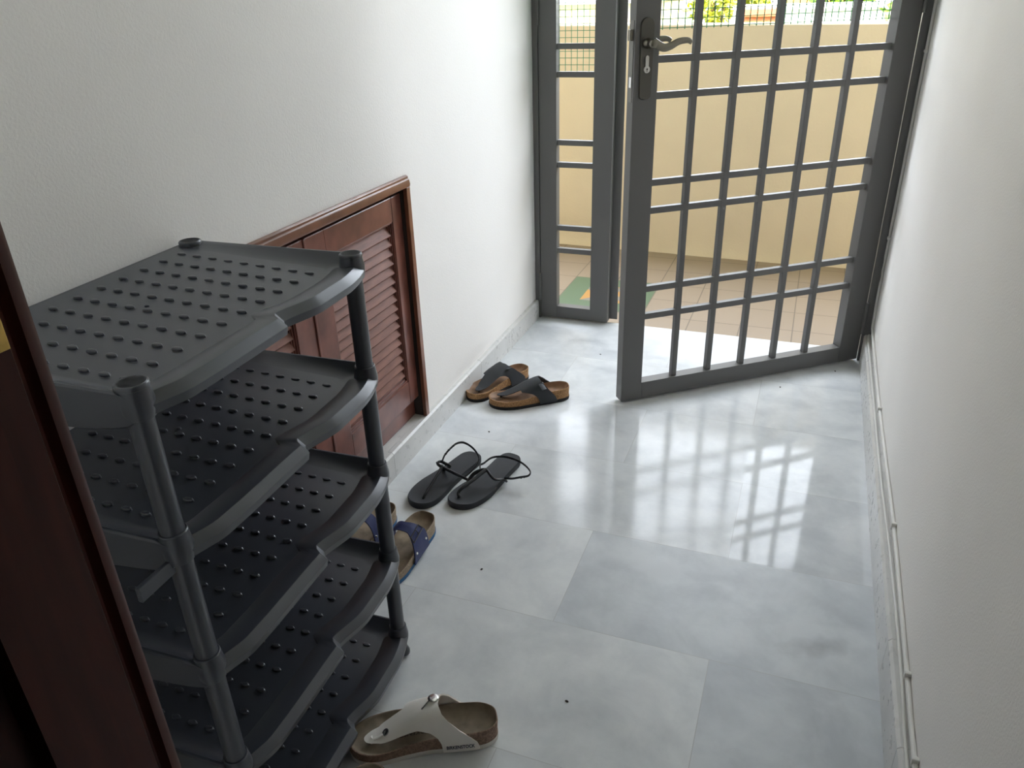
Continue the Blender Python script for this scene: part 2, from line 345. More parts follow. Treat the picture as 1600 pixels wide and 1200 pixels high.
# ------------------------------------------------------------------ dark door frame beside the camera
prof = [(-0.452, 0.286), (-0.414, 0.289), (-0.4065, 0.2865), (-0.4045, 0.283), (-0.4045, 0.2775), (-0.4075, 0.2755), (-0.4090, 0.2725), (-0.4080, 0.2695), (-0.4055, 0.2675),
        (-0.404, 0.2665), (-0.404, 0.240), (-0.3895, 0.238), (-0.3895, 0.196), (-0.404, 0.194), (-0.404, 0.13), (-0.452, 0.13)]
g = G(); g.prism([(x, y) for x, y in prof], 0, 2.13)
g.box(-0.404, 0.205, 0.13, 0.286, 2.085, 2.13)
pr2 = [(-x + (-0.404 + 0.205), y) for x, y in prof]; g.prism(pr2, 0, 2.13)
dfr = g.obj('door_1', WOODD, smooth=30, **S)
sp = G().box(-0.4042, -0.4025, 0.2405, 0.2662, 0.953, 1.09).obj('strike_plate', BRASS, dfr, bevel=0.0006); sp['label'] = 'worn brass strike plate'

# ------------------------------------------------------------------ louvred cupboard in the left wall
cab = thing('louvered_cupboard', 'low red wood cupboard with louvred double doors set into the left wall', 'cupboard', (-0.95, 1.2350, CZ0 + 0.001))
def cl(x0, x1, y0, y1, z0, z1): return G().box(x0 + 0.95, x1 + 0.95, y0 - 1.235, y1 - 1.235, z0 - CZ0 - 0.001, z1 - CZ0 - 0.001)
def cprof(pts_xz, y0, y1):
    g = G(); n = len(pts_xz); vs = [(x + 0.95, y - 1.235, z - CZ0 - 0.001) for y in (y0, y1) for x, z in pts_xz]
    return g.add(vs, [list(range(n)), list(range(n, 2 * n))[::-1]] + [(i, (i + 1) % n, n + (i + 1) % n, n + i) for i in range(n)])
# casing: top and two sides, with a rounded outer bead
CF = -0.9135
g = cprof([(-0.9265, 0.7115), (CF + 0.0005, 0.7115), (CF + 0.002, 0.718), (CF, 0.729), (CF - 0.003, 0.7315), (CF - 0.003, 0.7365), (CF - 0.007, 0.7395), (-0.9245, 0.7395)], CY0 - 0.003, CY1 + 0.003)
for ya, yb_ in ((CY1 - 0.0145, CY1 + 0.003), (CY0 - 0.003, CY0 + 0.0145)):
    g.box(-0.9245 + 0.95, CF + 0.95, ya - 1.235, yb_ - 1.235, 0, 0.7115 - CZ0 - 0.001)
g.obj('casing', WOODF, cab, smooth=30, bevel=0.0012)
g = G()     # lining of the opening, coloured near-black for the shade in the reveal
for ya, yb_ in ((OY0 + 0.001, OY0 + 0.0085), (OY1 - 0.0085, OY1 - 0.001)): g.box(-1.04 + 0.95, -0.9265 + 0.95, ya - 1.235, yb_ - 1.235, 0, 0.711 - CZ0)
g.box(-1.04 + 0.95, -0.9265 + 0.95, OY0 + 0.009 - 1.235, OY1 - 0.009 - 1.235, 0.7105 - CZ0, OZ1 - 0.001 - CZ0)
g.obj('lining', SHADEIN, cab)
G().box(-1.045 + 0.95, -1.03 + 0.95, OY0 + 0.001 - 1.235, OY1 - 0.001 - 1.235, 0, OZ1 - 0.002 - CZ0).obj('back_panel', SHADEIN, cab)
cl(-0.963, -0.951, OY0 + 0.009, OY1 - 0.009, CZ0 + 0.0015, 0.165).obj('kickboard', WOOD, cab, bevel=0.001)
DZ0, DZ1, DX = 0.1355, 0.6975, -0.934
def cupdoor(y0, y1, sl, sr):
    X, Y, Z = 0.95, -1.235, -CZ0 - 0.001
    top, bot = 0.060, 0.066
    g = G()
    g.box(DX - 0.024 + X, DX + X, y0 + Y, y0 + sl + Y, DZ0 + Z, DZ1 + Z).box(DX - 0.024 + X, DX + X, y1 - sr + Y, y1 + Y, DZ0 + Z, DZ1 + Z)
    g.box(DX - 0.024 + X, DX - 0.0004 + X, y0 + sl + Y, y1 - sr + Y, DZ1 - top + Z, DZ1 + Z).box(DX - 0.024 + X, DX - 0.0004 + X, y0 + sl + Y, y1 - sr + Y, DZ0 + Z, DZ0 + bot + Z)
    d = g.obj('door', WOOD, cab, bevel=0.0022)
    # stepped moulding round the louvres
    g = G(); w = 0.0055
    for k, dp in ((0, 0.003), (1, 0.007), (2, 0.011)):
        a0, a1, b0, b1 = y0 + sl + k * w * 0.55, y1 - sr - k * w * 0.55, DZ0 + bot + k * w, DZ1 - top - k * w * 0.55
        xa, xb = DX - 0.022 + X, DX - dp + X
        g.box(xa, xb, a0 + Y, a1 + Y, b0 + Z, b0 + w + Z).box(xa, xb, a0 + Y, a1 + Y, b1 - w * .55 + Z, b1 + Z)
        g.box(xa, xb, a0 + Y, a0 + w * .55 + Y, b0 + Z, b1 + Z).box(xa, xb, a1 - w * .55 + Y, a1 + Y, b0 + Z, b1 + Z)
    g.obj('moulding', WOOD, d, bevel=0.0006)
    g = G(); b0, b1 = DZ0 + bot + 3 * w, DZ1 - top - 2 * w; n = 17; p = (b1 - b0) / n
    for i in range(n):
        zb = b0 + i * p
        # each slat leans out at its lower edge
        pts = [(DX - 0.0250, zb + p * 1.22), (DX - 0.0215, zb + p * 1.30), (DX - 0.0060, zb + 0.0030), (DX - 0.0085, zb - 0.0005)]
        vs = [(x + X, y + Y, z + Z) for y in (y0 + sl + 0.007, y1 - sr - 0.007) for x, z in pts]
        g.add(vs, [(0, 1, 2, 3), (7, 6, 5, 4)] + [(k, (k + 1) % 4, 4 + (k + 1) % 4, 4 + k) for k in range(4)])
    g.obj('louver_slats', WOODL, d)
    return d
cupdoor(1.2640, 1.6730, 0.070, 0.047)
cupdoor(0.8490, 1.2590, 0.047, 0.066)
# bead on the meeting stile
cl(DX - 0.003, DX + 0.0035, 1.2560, 1.2632, DZ0, DZ1).obj('astragal', WOOD, cab, bevel=0.0015)

# ------------------------------------------------------------------ steel gate
G().box(XL + 0.001, -0.9045, 2.643, 2.692, 0.0, 2.67).obj('trim_3', GATE, bevel=0.0015, **S)
G().box(0.2325, XR - 0.001, 2.578, 2.692, 0.0, 2.67).obj('trim_4', GATE, bevel=0.0015, **S)
G().box(-0.9045, 0.2325, 2.643, 2.692, 2.615, 2.67).obj('trim_5', GATE, bevel=0.0015, **S)

ZB = [0.272, 0.357, 0.584, 0.660, 0.882, 0.969, 1.190, 1.270, 1.495, 1.575, 1.80, 1.88, 2.11, 2.19, 2.40]
def screen(g, u0, u1, y, z0, z1, p=0.0208, r=0.0009):
    u = u0
    while u <= u1:
        w = 0.0006 * math.sin(u * 900)
        g.box(u - r + w, u + r + w, y - r, y + r, z0, z1); u += p
    z = z0 + 0.004
    while z <= z1:
        g.box(u0, u1, y - r * 0.7, y + r * 1.3, z - r, z + r); z += p
# narrow leaf on the left
L0, L1 = -0.9025, -0.641
nl = thing('gate_leaf', 'narrow closed charcoal gate leaf hinged beside the left wall', 'gate', (L0, YG, 0), group=None)
w = L1 - L0; TH = 0.036
G().box(0, 0.0625, 0, TH, 0.008, 2.60).obj('stile', GATE, nl, bevel=0.0012)
G().box(w - 0.068, w, 0, TH, 0.008, 2.60).obj('stile', GATE, nl, bevel=0.0012)
G().box(0.0625, w - 0.068, 0.0005, TH, 0.008, 0.0535).obj('rail', GATE, nl, bevel=0.001)
G().box(0.0625, w - 0.068, 0.0005, TH, 2.54, 2.60).obj('rail', GATE, nl, bevel=0.001)
for z in ZB:
    G().box(0.0625, w - 0.068, 0.008, 0.026, z - 0.0090, z + 0.0090).obj('cross_bar', GATE, nl)
G().box(w - 0.0005, w + 0.03, TH - 0.002, TH + 0.004, 0.012, 2.60).obj('cover_strip', GATE, nl)
g = G(); screen(g, 0.064, w - 0.069, TH - 0.006, 0.886, 2.535); g.obj('mesh_screen', MESHG, nl)
for z in (0.075, 1.035, 1.9):
    g = G(); g.lathe([(0.0045, z), (0.0052, z + 0.001), (0.0052, z + 0.107), (0.0045, z + 0.108)], (-0.001, -0.0045, 0), n=12)
    for k in range(1, 4): g.lathe([(0.0056, z + 0.027 * k - 0.0008), (0.0056, z + 0.027 * k + 0.0008)], (-0.001, -0.0045, 0), n=12)
    g.obj('hinge', GATE, nl, smooth=35)
# wide leaf, swung into the hallway
ax, ay = -0.4441, 2.0408
ang = math.atan2(0.5318, 0.6745)
rl = thing('gate_leaf', 'wide charcoal barred gate leaf with lever handle, swung open into the hallway', 'gate', (ax, ay, 0), ang)
W = 0.8589
G().box(0, 0.067, 0, TH, 0.009, 2.60).obj('stile', GATE, rl, bevel=0.0012)
G().box(0.784, W, 0, TH, 0.009, 2.60).obj('stile', GATE, rl, bevel=0.0012)
G().box(0.067, 0.784, 0.0005, TH, 0.009, 0.0615).obj('rail', GATE, rl, bevel=0.001)
G().box(0.067, 0.784, 0.0005, TH, 2.54, 2.60).obj('rail', GATE, rl, bevel=0.001)
for u in (0.181, 0.3005, 0.4195, 0.538, 0.6575):
    G().box(u - 0.0082, u + 0.0082, 0.0095, 0.0265, 0.0615, 2.54).obj('vertical_bar', GATE, rl, bevel=0.001)
for z in ZB:
    G().box(0.067, 0.784, 0.0100, 0.0260, z - 0.0086, z + 0.0086).obj('cross_bar', GATE, rl)
g = G(); screen(g, 0.068, 0.783, TH - 0.006, 1.035, 2.535); g.obj('mesh_screen', MESHG, rl)
# lock set
def rounded_plate(u0, u1, z0, z1, ya, yb):
    uc = (u0 + u1) / 2; hw = (u1 - u0) / 2; pts = []
    for i in range(13):
        a = PI * i / 12; pts.append((uc + hw * 1.05 * math.cos(a), z1 - hw + hw * 1.05 * math.sin(a)))
    for i in range(9):
        a = PI + PI * i / 8; pts.append((uc + hw * 0.92 * math.cos(a), z0 + 0.008 + 0.008 * math.sin(a)))
    n = len(pts); vs = [(u, ya, z) for u, z in pts] + [(uc + (u - uc) * 0.92, yb, z + (0.001 if z < 0.95 else -0.001)) for u, z in pts]
    return G().add(vs, [list(range(n)), list(range(n, 2 * n))[::-1]] + [(i, (i + 1) % n, n + (i + 1) % n, n + i) for i in range(n)])
BRP = mat('bronze_lock_plate', (0.095, 0.09, 0.078), 0.35, 0.5, metal=0.5)
for sgn, y0 in ((-1, 0.0), (1, TH)):
    pl = rounded_plate(0.013, 0.049, 0.876, 1.066, y0, y0 + sgn * 0.005).obj('lock_plate', BRP, rl, smooth=35)
    cyl = G(); yy = y0 + sgn * 0.005
    cyl.lathe([(0.0085, 0), (0.0085, sgn * 0.0035), (0.0065, sgn * 0.004)], (0.031, yy, 0.948), 'y', 18)
    cyl.box(0.0265, 0.0355, min(yy, yy + sgn * 0.0035), max(yy, yy + sgn * 0.0035), 0.950, 0.976)
    cyl.lathe([(0.0045, 0), (0.0045, sgn * 0.0035)], (0.031, yy, 0.976), 'y', 14)
    ko = cyl.obj('key_cylinder', STEEL, pl, smooth=35)
    k2 = G().lathe([(0.0022, 0), (0.0022, sgn * 0.0003)], (0.031, yy + sgn * 0.0041, 0.949), 'y', 10)
    k2.box(0.0302, 0.0318, min(yy + sgn * 0.0041, yy + sgn * 0.0044), max(yy + sgn * 0.0041, yy + sgn * 0.0044), 0.9425, 0.949)
    k2.obj('keyhole', SPECK, pl)
    lv = G(); zc = 1.008
    lv.lathe([(0.0125, 0), (0.0125, sgn * 0.006), (0.0095, sgn * 0.010), (0.0085, sgn * 0.022), (0.0105, sgn * 0.027), (0.0105, sgn * 0.037), (0.007, sgn * 0.041)], (0.031, yy, zc), 'y', 20)
    yl = yy + sgn * 0.034
    lv.sweep([(0.030, yl, zc + 0.004), (0.044, yl + sgn * 0.001, zc - 0.004), (0.060, yl + sgn * 0.001, zc - 0.0095), (0.078, yl, zc - 0.006), (0.097, yl - sgn * 0.001, zc + 0.002), (0.114, yl - sgn * 0.002, zc + 0.0045), (0.127, yl - sgn * 0.003, zc + 0.0038), (0.136, yl - sgn * 0.004, zc - 0.001)],
             0.0056, 0.0098, n=12, sub=6, up=(0, 0, 1), taper=lambda t: 1.15 - 0.55 * t if t > 0.1 else 1.1)
    lv.obj('lever_handle', BRONZE, rl, smooth=50)
G().box(-0.0012, 0, 0.008, 0.026, 0.870, 1.060).obj('latch_plate', mat('dull_steel', (0.24, 0.235, 0.22), 0.55, 0.4, metal=0.4), rl)
G().box(-0.010, 0, 0.009, 0.025, 1.014, 1.040).obj('latch_bolt', BRONZE, rl, bevel=0.002)
G().box(-0.0022, -0.0012, 0.011, 0.023, 0.905, 0.930).obj('bolt_face', SILVER, rl)
for z in (0.10, 1.05, 1.9):
    g = G(); g.lathe([(0.005, z), (0.0058, z + 0.001), (0.0058, z + 0.107), (0.005, z + 0.108)], (W + 0.0005, -0.003, 0), n=12); g.obj('hinge', GATE, rl, smooth=35)

# ------------------------------------------------------------------ balcony corridor outside the gate
g = G()
g.box(-4.2, 3.2, 2.672, 3.85, -0.09, -0.010)
iz = -0.0094
ic = (-0.7275, 2.994); h = 0.185
def quad(pts, mi, z): g.add([(x, y, z) for x, y in pts], [list(range(len(pts)))], mi)
quad([(ic[0] - h, ic[1] - h), (ic[0] + h, ic[1] - h), (ic[0] + h, ic[1] + h), (ic[0] - h, ic[1] + h)], 1, iz)
q = 0.094
quad([(ic[0] - q, ic[1] - q), (ic[0] + q, ic[1] - q), (ic[0] + q, ic[1] + q), (ic[0] - q, ic[1] + q)], 3, iz + 0.0003)
for k in range(4):
    a = k * PI / 2 + 0.0
    ca, sa = math.cos(a), math.sin(a)
    tri = [(-q, -q), (-0.004, -0.004), (-q, q * 0.35)]
    quad([(ic[0] + x * ca - y * sa, ic[1] + x * sa + y * ca) for x, y in tri], 2, iz + 0.0006)
g.obj('floor_balcony', OUTTILE, mats=[OUTTILE, INGREEN, INORANGE, INGREY], **S)
# cream parapet, gently curved in plan, coved where it meets the tiles
xs = np.linspace(-4.2, 3.2, 75); rs = []
def py(x): return interp(x, [-4.2, -2.2, -1.13, -0.86, -0.39, 0.21, 1.0, 3.2], [3.80, 3.70, 3.664, 3.645, 3.630, 3.622, 3.622, 3.64])
for x in xs:
    y = py(x); zt = interp(x, [-4.2, -1.2, 0.2, 3.2], [1.01, 1.001, 0.988, 0.98])
    wob = 0.004 * math.sin(x * 7.3) + 0.003 * math.sin(x * 17.1)
    rs.append([(x, y - 0.012 + wob, -0.012), (x, y - 0.006 + wob * 0.6, 0.006), (x, y + 0.003, 0.03), (x, y + 0.008, 0.09), (x, y + 0.010, zt - 0.006), (x, y + 0.016, zt), (x, y + 0.13, zt), (x, y + 0.135, zt - 0.006), (x, y + 0.135, -0.012)])
G().rings(rs).obj('wall_parapet', CREAM, smooth=40, **S)
# soffit over the balcony, facade beside the gate, end walls
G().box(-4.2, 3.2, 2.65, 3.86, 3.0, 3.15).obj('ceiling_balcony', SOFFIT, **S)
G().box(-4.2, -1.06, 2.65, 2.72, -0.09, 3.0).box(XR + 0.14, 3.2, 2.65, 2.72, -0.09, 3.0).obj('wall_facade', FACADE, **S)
G().box(-4.3, -4.2, 2.65, 3.86, -0.09, 3.0).box(3.2, 3.3, 2.65, 3.86, -0.09, 3.0).obj('wall_end', FACADE, **S)
G().box(-40, 40, 3.9, 70, -0.30, -0.2).obj('floor_yard', GROUND, **S)
# hairline crack in the parapet
G().sweep([(-0.058, 3.6352, 0.975), (-0.060, 3.6355, 0.94), (-0.056, 3.6355, 0.925), (-0.062, 3.6355, 0.91), (-0.066, 3.6355, 0.86), (-0.068, 3.6355, 0.80)], 0.0011, 0.0008, n=5).obj('trim_2', mat('crack_dirt', (0.30, 0.22, 0.12), 0.9), **S)

# neighbours across the yard
b = thing('neighbour_house', 'sunlit beige house with white ledge seen beyond the parapet on the left', 'house', (-3.2, 9.6, -0.2))
G().box(-3.0, 1.15, 0, 3, 0, 3.1).obj('wall', BEIGEP, b)
G().box(-3.05, 1.2, -0.12, 3.05, 1.22, 1.52).obj('ledge', WHITEP, b)
G().box(-3.05, 1.2, -0.06, 0.0, 0, 1.02).obj('plinth', WHITEP, b)
G().box(-3.2, 1.4, -0.3, 3.2, 3.1, 3.3).obj('roof', TERRA, b)
yw = thing('yard_wall', 'low white yard wall beyond the parapet behind the gate bars', 'wall', (0.6, 7.6, -0.2))
G().box(-1.75, 3.4, 0, 0.2, 0, 1.16).obj('panel', WHITEP, yw)
G().box(-1.78, 3.43, -0.04, 0.24, 1.16, 1.20).obj('coping', WHITEP, yw)
def bush(name, label, x, y, z0, r, n, material, seed, cat='bush', stems=4):
    rnd = random.Random(seed)
    t = thing(name, label, cat, (x, y, -0.2))
    g = G()
    for k in range(n):
        d = Vector((rnd.gauss(0, 1), rnd.gauss(0, 1), rnd.gauss(0, 1))).normalized() * r * rnd.uniform(0.45, 1.0)
        c = Vector((d.x, d.y, d.z * 0.9 + z0)); a = Vector((rnd.uniform(-1, 1), rnd.uniform(-1, 1), rnd.uniform(-.4, .8))).normalized(); s = Vector((rnd.uniform(-1, 1), rnd.uniform(-1, 1), rnd.uniform(-1, 1))); s = (s - a * s.dot(a)).normalized()
        ln = r * rnd.uniform(0.16, 0.3); wd = ln * 0.28; nn = a.cross(s)
        g.add([c - a * ln, c + s * wd + nn * wd * .3, c + a * ln, c - s * wd + nn * wd * .3], [(0, 1, 2), (0, 2, 3)])
    g.obj('foliage', material, t)
    g = G()
    for k in range(stems):
        a = 2 * PI * k / stems; g.sweep([(0.03 * math.cos(a), 0.03 * math.sin(a), 0), (r * .25 * math.cos(a), r * .25 * math.sin(a), z0 * .6), (r * .45 * math.cos(a), r * .45 * math.sin(a), z0)], 0.012, n=6, sub=3)
    g.obj('stem', STEM, t)
    return t
bush('yellow_bush', 'small yellow green bush beyond the parapet beside the beige house', -0.86, 6.6, 1.24, 0.20, 420, LEAFY, 3)
bush('leafy_bush', 'tall sunlit green bush behind the white yard wall', 0.10, 9.2, 1.55, 0.50, 900, LEAF, 5)
bush('leafy_bush', 'green bush at the right above the parapet by the gate post', 1.25, 9.6, 1.5, 0.45, 800, LEAF, 8)
bush('overhanging_plant', 'spiky green plant at the far right corner of the parapet', 0.40, 5.2, 1.16, 0.16, 160, LEAF, 9)
bush('leafy_bush', 'pale green bush between the beige house and the white yard wall', -0.75, 8.2, 1.26, 0.24, 600, LEAFY, 12)
p = thing('terracotta_planter', 'terracotta planter beyond the parapet behind the gate bars', 'planter', (-0.47, 6.4, -0.2))
G().box(-0.12, 0.12, -0.1, 0.1, 0, 1.14).obj('body', TERRA, p, bevel=0.01)
G().box(-0.14, 0.14, -0.12, 0.12, 1.14, 1.20).obj('rim', TERRA, p, bevel=0.01)
p = thing('orange_shed', 'orange painted shed behind the white yard wall', 'shed', (-0.12, 10.6, -0.2))
G().box(-0.45, 0.45, 0, 0.6, 0, 1.6).obj('wall', mat('orange_paint', (0.75, 0.36, 0.09), 0.8), p)
G().box(-0.55, 0.55, -0.1, 0.7, 1.6, 1.68).obj('roof', TERRA, p)

# ------------------------------------------------------------------ cables along the right skirting
cb = thing('wall_cable', 'thick white cable clipped along the right skirting and up beside the gate', 'cable', (0.25, 1.6, 0.0))
def cpath(pts): return [(x - 0.25, y - 1.6, z) for x, y, z in pts]
CX = XR - 0.0045
G().sweep(cpath([(CX, 0.40, 0.118), (CX, 0.891, 0.116), (CX, 1.051, 0.123), (CX, 1.25, 0.131), (CX, 1.445, 0.137), (CX, 1.70, 0.130), (CX, 1.989, 0.122), (CX, 2.25, 0.125), (CX, 2.50, 0.132), (CX, 2.545, 0.145), (CX, 2.562, 0.20)] + [(CX, 2.565, 0.25 + 0.2 * k) for k in range(12)]), 0.0042, n=10, sub=5).obj('sheath', CABLE, cb, smooth=60)
for y, z in ((1.989, 0.122), (1.445, 0.137), (1.051, 0.123), (0.891, 0.116)):
    G().box(CX - 0.0055 - 0.25, XR - 0.25, y - 0.004 - 1.6, y + 0.004 - 1.6, z - 0.006, z + 0.010).obj('clip', CABLE, cb, bevel=0.0015)
for z in (0.95, 0.42):
    G().box(CX - 0.0058 - 0.25, XR - 0.25, 2.558 - 1.6, 2.573 - 1.6, z, z + 0.008).obj('clip', CABLE, cb, bevel=0.0015)
cb2 = thing('wall_cable', 'thin white cable lying on the ledge of the right skirting', 'cable', (0.25, 1.4, 0.0))
def cpath2(pts): return [(x - 0.25, y - 1.4, z) for x, y, z in pts]
G().sweep(cpath2([(0.2505, 0.40, 0.101), (0.2505, 0.90, 0.1005), (0.2515, 1.02, 0.110), (0.252, 1.2, 0.115), (0.2515, 1.42, 0.112), (0.2505, 1.7, 0.1005), (0.2505, 2.1, 0.1005), (0.2505, 2.5, 0.1005), (0.2535, 2.554, 0.106)]), 0.0030, n=8, sub=5).obj('sheath', CABLE, cb2, smooth=60)

# ------------------------------------------------------------------ shoe rack
rack = thing('shoe_rack', 'charcoal plastic five tier shoe rack with wavy front edges against the left wall', 'shoe rack', (-0.5946, 0.4954, 0), math.radians(1.9))
LEV = [0.0585, 0.2385, 0.4185, 0.5985, 0.7785]
YB = 0.433; XB = -0.284
def wave(y):
    # two shallow bows of the front edge with a step between them
    a = sstep(-0.01, 0.05, y) * (1 - sstep(0.215, 0.229, y)) * (0.020 - 0.45 * max(0, 0.09 - y) * 0.1)
    c = sstep(0.226, 0.30, y) * (1 - sstep(0.36, 0.455, y))
    return 0.0155 * a / 0.020 + 0.0125 * c + 0.0045 * sstep(0.19, 0.30, y) * (1 - sstep(0.40, 0.455, y))
def outline(df, ds, db, rad=0.019):
    # closed outline with, for each point, how much it belongs to the front and to the wall side
    r = max(0.010, rad - min(df, ds)); x0, x1 = -0.3005 + db, 0.0165 - df; y0, y1 = -0.0185 + ds, YB + 0.0185 - ds
    pts = []; wt = []
    for i in range(65):
        y = y0 + r + (y1 - y0 - 2 * r) * i / 64; pts.append((x1 + wave(y), y)); wt.append((1, 0))
    for i in range(1, 8):
        a = PI / 2 * i / 8; pts.append((x1 - r + r * math.cos(a), y1 - r + r * math.sin(a))); wt.append((1 - i / 8, 0))
    for i in range(25):
        pts.append((x1 - r + (x0 + r - x1 + r) * i / 24, y1)); wt.append((0, 0))
    for i in range(1, 8):
        a = PI / 2 + PI / 2 * i / 8; pts.append((x0 + r + r * math.cos(a), y1 - r + r * math.sin(a))); wt.append((0, i / 8))
    for i in range(17):
        pts.append((x0, y1 - r + (y0 - y1 + 2 * r) * i / 16)); wt.append((0, 1))
    for i in range(1, 8):
        a = PI + PI / 2 * i / 8; pts.append((x0 + r + r * math.cos(a), y0 + r + r * math.sin(a))); wt.append((0, 1 - i / 8))
    for i in range(25):
        pts.append((x0 + r + (x1 - x0 - 2 * r) * i / 24, y0)); wt.append((0, 0))
    for i in range(1, 8):
        a = 1.5 * PI + PI / 2 * i / 8; pts.append((x1 - r + r * math.cos(a), y0 + r + r * math.sin(a))); wt.append((i / 8, 0))
    return pts, wt
def zfloor(x): return -0.005 + 0.0145 * (-0.035 - x) / 0.255
def ring(df, ds, db, zf, zs, zb, apron=0.0, inner=None):
    pts, wt = outline(df, ds, db); out = []
    for (x, y), (f, k) in zip(pts, wt):
        f = f * f * (3 - 2 * f); k = k * k * (3 - 2 * k); ap = 0.0
        if apron and f < 0.5 and k < 0.5 and (y < 0.02 or y > YB - 0.02):
            ap = apron * max(0.0, math.sin(PI * min(1, max(0, (0.005 - x) / 0.30)))) ** 0.6
        if inner is not None:
            z0 = zfloor(x); zs = z0 + (0.0112 - z0) * inner; zb = z0
            if zf is None: zf_ = z0
            else: zf_ = zf
        else: zf_ = zf
        out.append((x, y, zf_ * f + zb * k + zs * (1 - f - k) - ap))
    return out
g = G()
g.rings([ring(0.045, 0.034, 0.014, -0.0125, -0.0125, -0.004), ring(0.012, 0.008, 0.006, -0.0195, -0.021, -0.010, 0.014), ring(0.0045, 0.0030, 0.0010, -0.0215, -0.024, -0.011, 0.018),
         ring(0.0025, 0.0015, 0.0, -0.0205, -0.0225, -0.010, 0.018), ring(0.0, 0.0, 0.0, -0.0095, 0.002, 0.004), ring(0.0006, 0.0006, 0.0002, -0.0087, 0.009, 0.009),
         ring(0.0115, 0.0024, 0.002, 0.0, 0.0112, 0.0102), ring(0.0130, 0.0055, 0.003, 0.0003, 0.0112, 0.0102), ring(0.030, 0.0125, 0.005, -0.0024, 0, 0, inner=0.62),
         ring(0.0445, 0.0225, 0.008, -0.0045, 0, 0, inner=0.22), ring(0.0475, 0.034, 0.010, None, 0, 0, inner=0.0), ring(0.0500, 0.0365, 0.0125, None, 0, 0, inner=0.0)])
for (px, py_) in ((0, 0), (0, YB), (XB, YB), (XB, 0)):      # sockets the posts plug into
    g.lathe([(0.0160, -0.0225), (0.0180, -0.014), (0.0186, -0.004), (0.0170, 0.006), (0.0160, 0.0145), (0.0150, 0.0158), (0.0134, 0.0155)], (px, py_, 0), n=24)
for i in range(10):                                        # raised studs
    for j in range(9):
        f = j / 8
        x = -0.264 + 0.220 * f; y = 0.3885 - 0.0394 * i
        a, bb, hh = 0.0076, 0.0040, 0.0034
        if y > 0.38: hh *= 0.75
        rs = []
        for rr_, hz in ((1.0, -0.001), (0.95, hh * 0.55), (0.72, hh * 0.9), (0.3, hh)):
            rs.append([(x + a * rr_ * math.cos(2 * PI * k / 12), y + bb * rr_ * math.sin(2 * PI * k / 12), zfloor(x) + hz) for k in range(12)])
        g.rings(rs, cap0=False)
g.lathe([(0.0035, 0.0), (0.003, 0.0045), (0.0012, 0.0052)], (-0.165, 0.203, 0), n=10)
top = g.obj('shelf', PLASTIC, rack, smooth=24); top.location = (0, 0, LEV[4])
for z in LEV[:4]:
    c = top.copy(); C.objects.link(c); c.parent = rack; c.location = (0, 0, z)
for (px, py_) in ((0, 0), (0, YB), (XB, YB), (XB, 0)):
    G().lathe([(0.0130, 0.03), (0.0134, 0.2), (0.0130, 0.786)], (px, py_, 0), n=24).obj('post', PLASTIC, rack, smooth=40)
    G().lathe([(0.0150, 0.7880), (0.0172, 0.7895), (0.0172, 0.7925), (0.0160, 0.7940)], (px, py_, 0), n=28).obj('cap', PLASTIC, rack, smooth=40)
    s = 1 if py_ > 0.2 else -1
    G().lathe([(0.0085, 0.0), (0.0112, 0.003), (0.0115, 0.010), (0.0090, 0.016), (0.0075, 0.020), (0.0075, 0.040)], (px + 0.005, py_ + 0.004 * s, 0), n=18).obj('foot', PLASTIC, rack, smooth=40)
G().box(-0.0030, 0.0030, -0.063, -0.012, 0.5665, 0.5845).obj('side_rail', PLASTIC, rack, bevel=0.001)

# ------------------------------------------------------------------ sandals
OUT = [(0, -.125), (-.016, -.1225), (-.0275, -.108), (-.0315, -.085), (-.031, -.05), (-.0295, -.01), (-.0345, .035), (-.0405, .068), (-.039, .095), (-.028, .115), (-.010, .125),
       (.010, .1225), (.028, .109), (.041, .085), (.0465, .052), (.044, .018), (.038, -.03), (.0345, -.07), (.0305, -.100), (.018, -.1205)]
def foot_outline(L, wk, flip, sub=5):
    k = L / 0.25
    return [Vector((p.x * k * wk * (-1 if flip else 1), p.y * k, 0)) for p in spline([(x, y, 0) for x, y in OUT], sub, True)]
def halfw(y, L, side):
    k = L / 0.25; y = y / k
    if side < 0: return k * interp(y, [-.125, -.1225, -.108, -.085, -.05, -.01, .035, .068, .095, .115, .125], [.0, .016, .0275, .0315, .031, .0295, .0345, .0405, .039, .028, .01])
    return k * interp(y, [-.125, -.1205, -.1, -.07, -.03, .018, .052, .085, .109, .1225], [.0, .018, .0305, .0345, .038, .044, .0465, .041, .028, .01])
def zrim(y, k): return interp(y / k, [-.125, -.06, -.02, .04, .08, .105, .125], [.0425, .0415, .0365, .0290, .0270, .0285, .0305])
def zmid(y, k): return interp(y / k, [-.125, -.09, -.06, -.01, .03, .065, .08, .10, .125], [.0255, .0225, .0235, .0285, .0245, .0190, .0215, .0190, .0225])

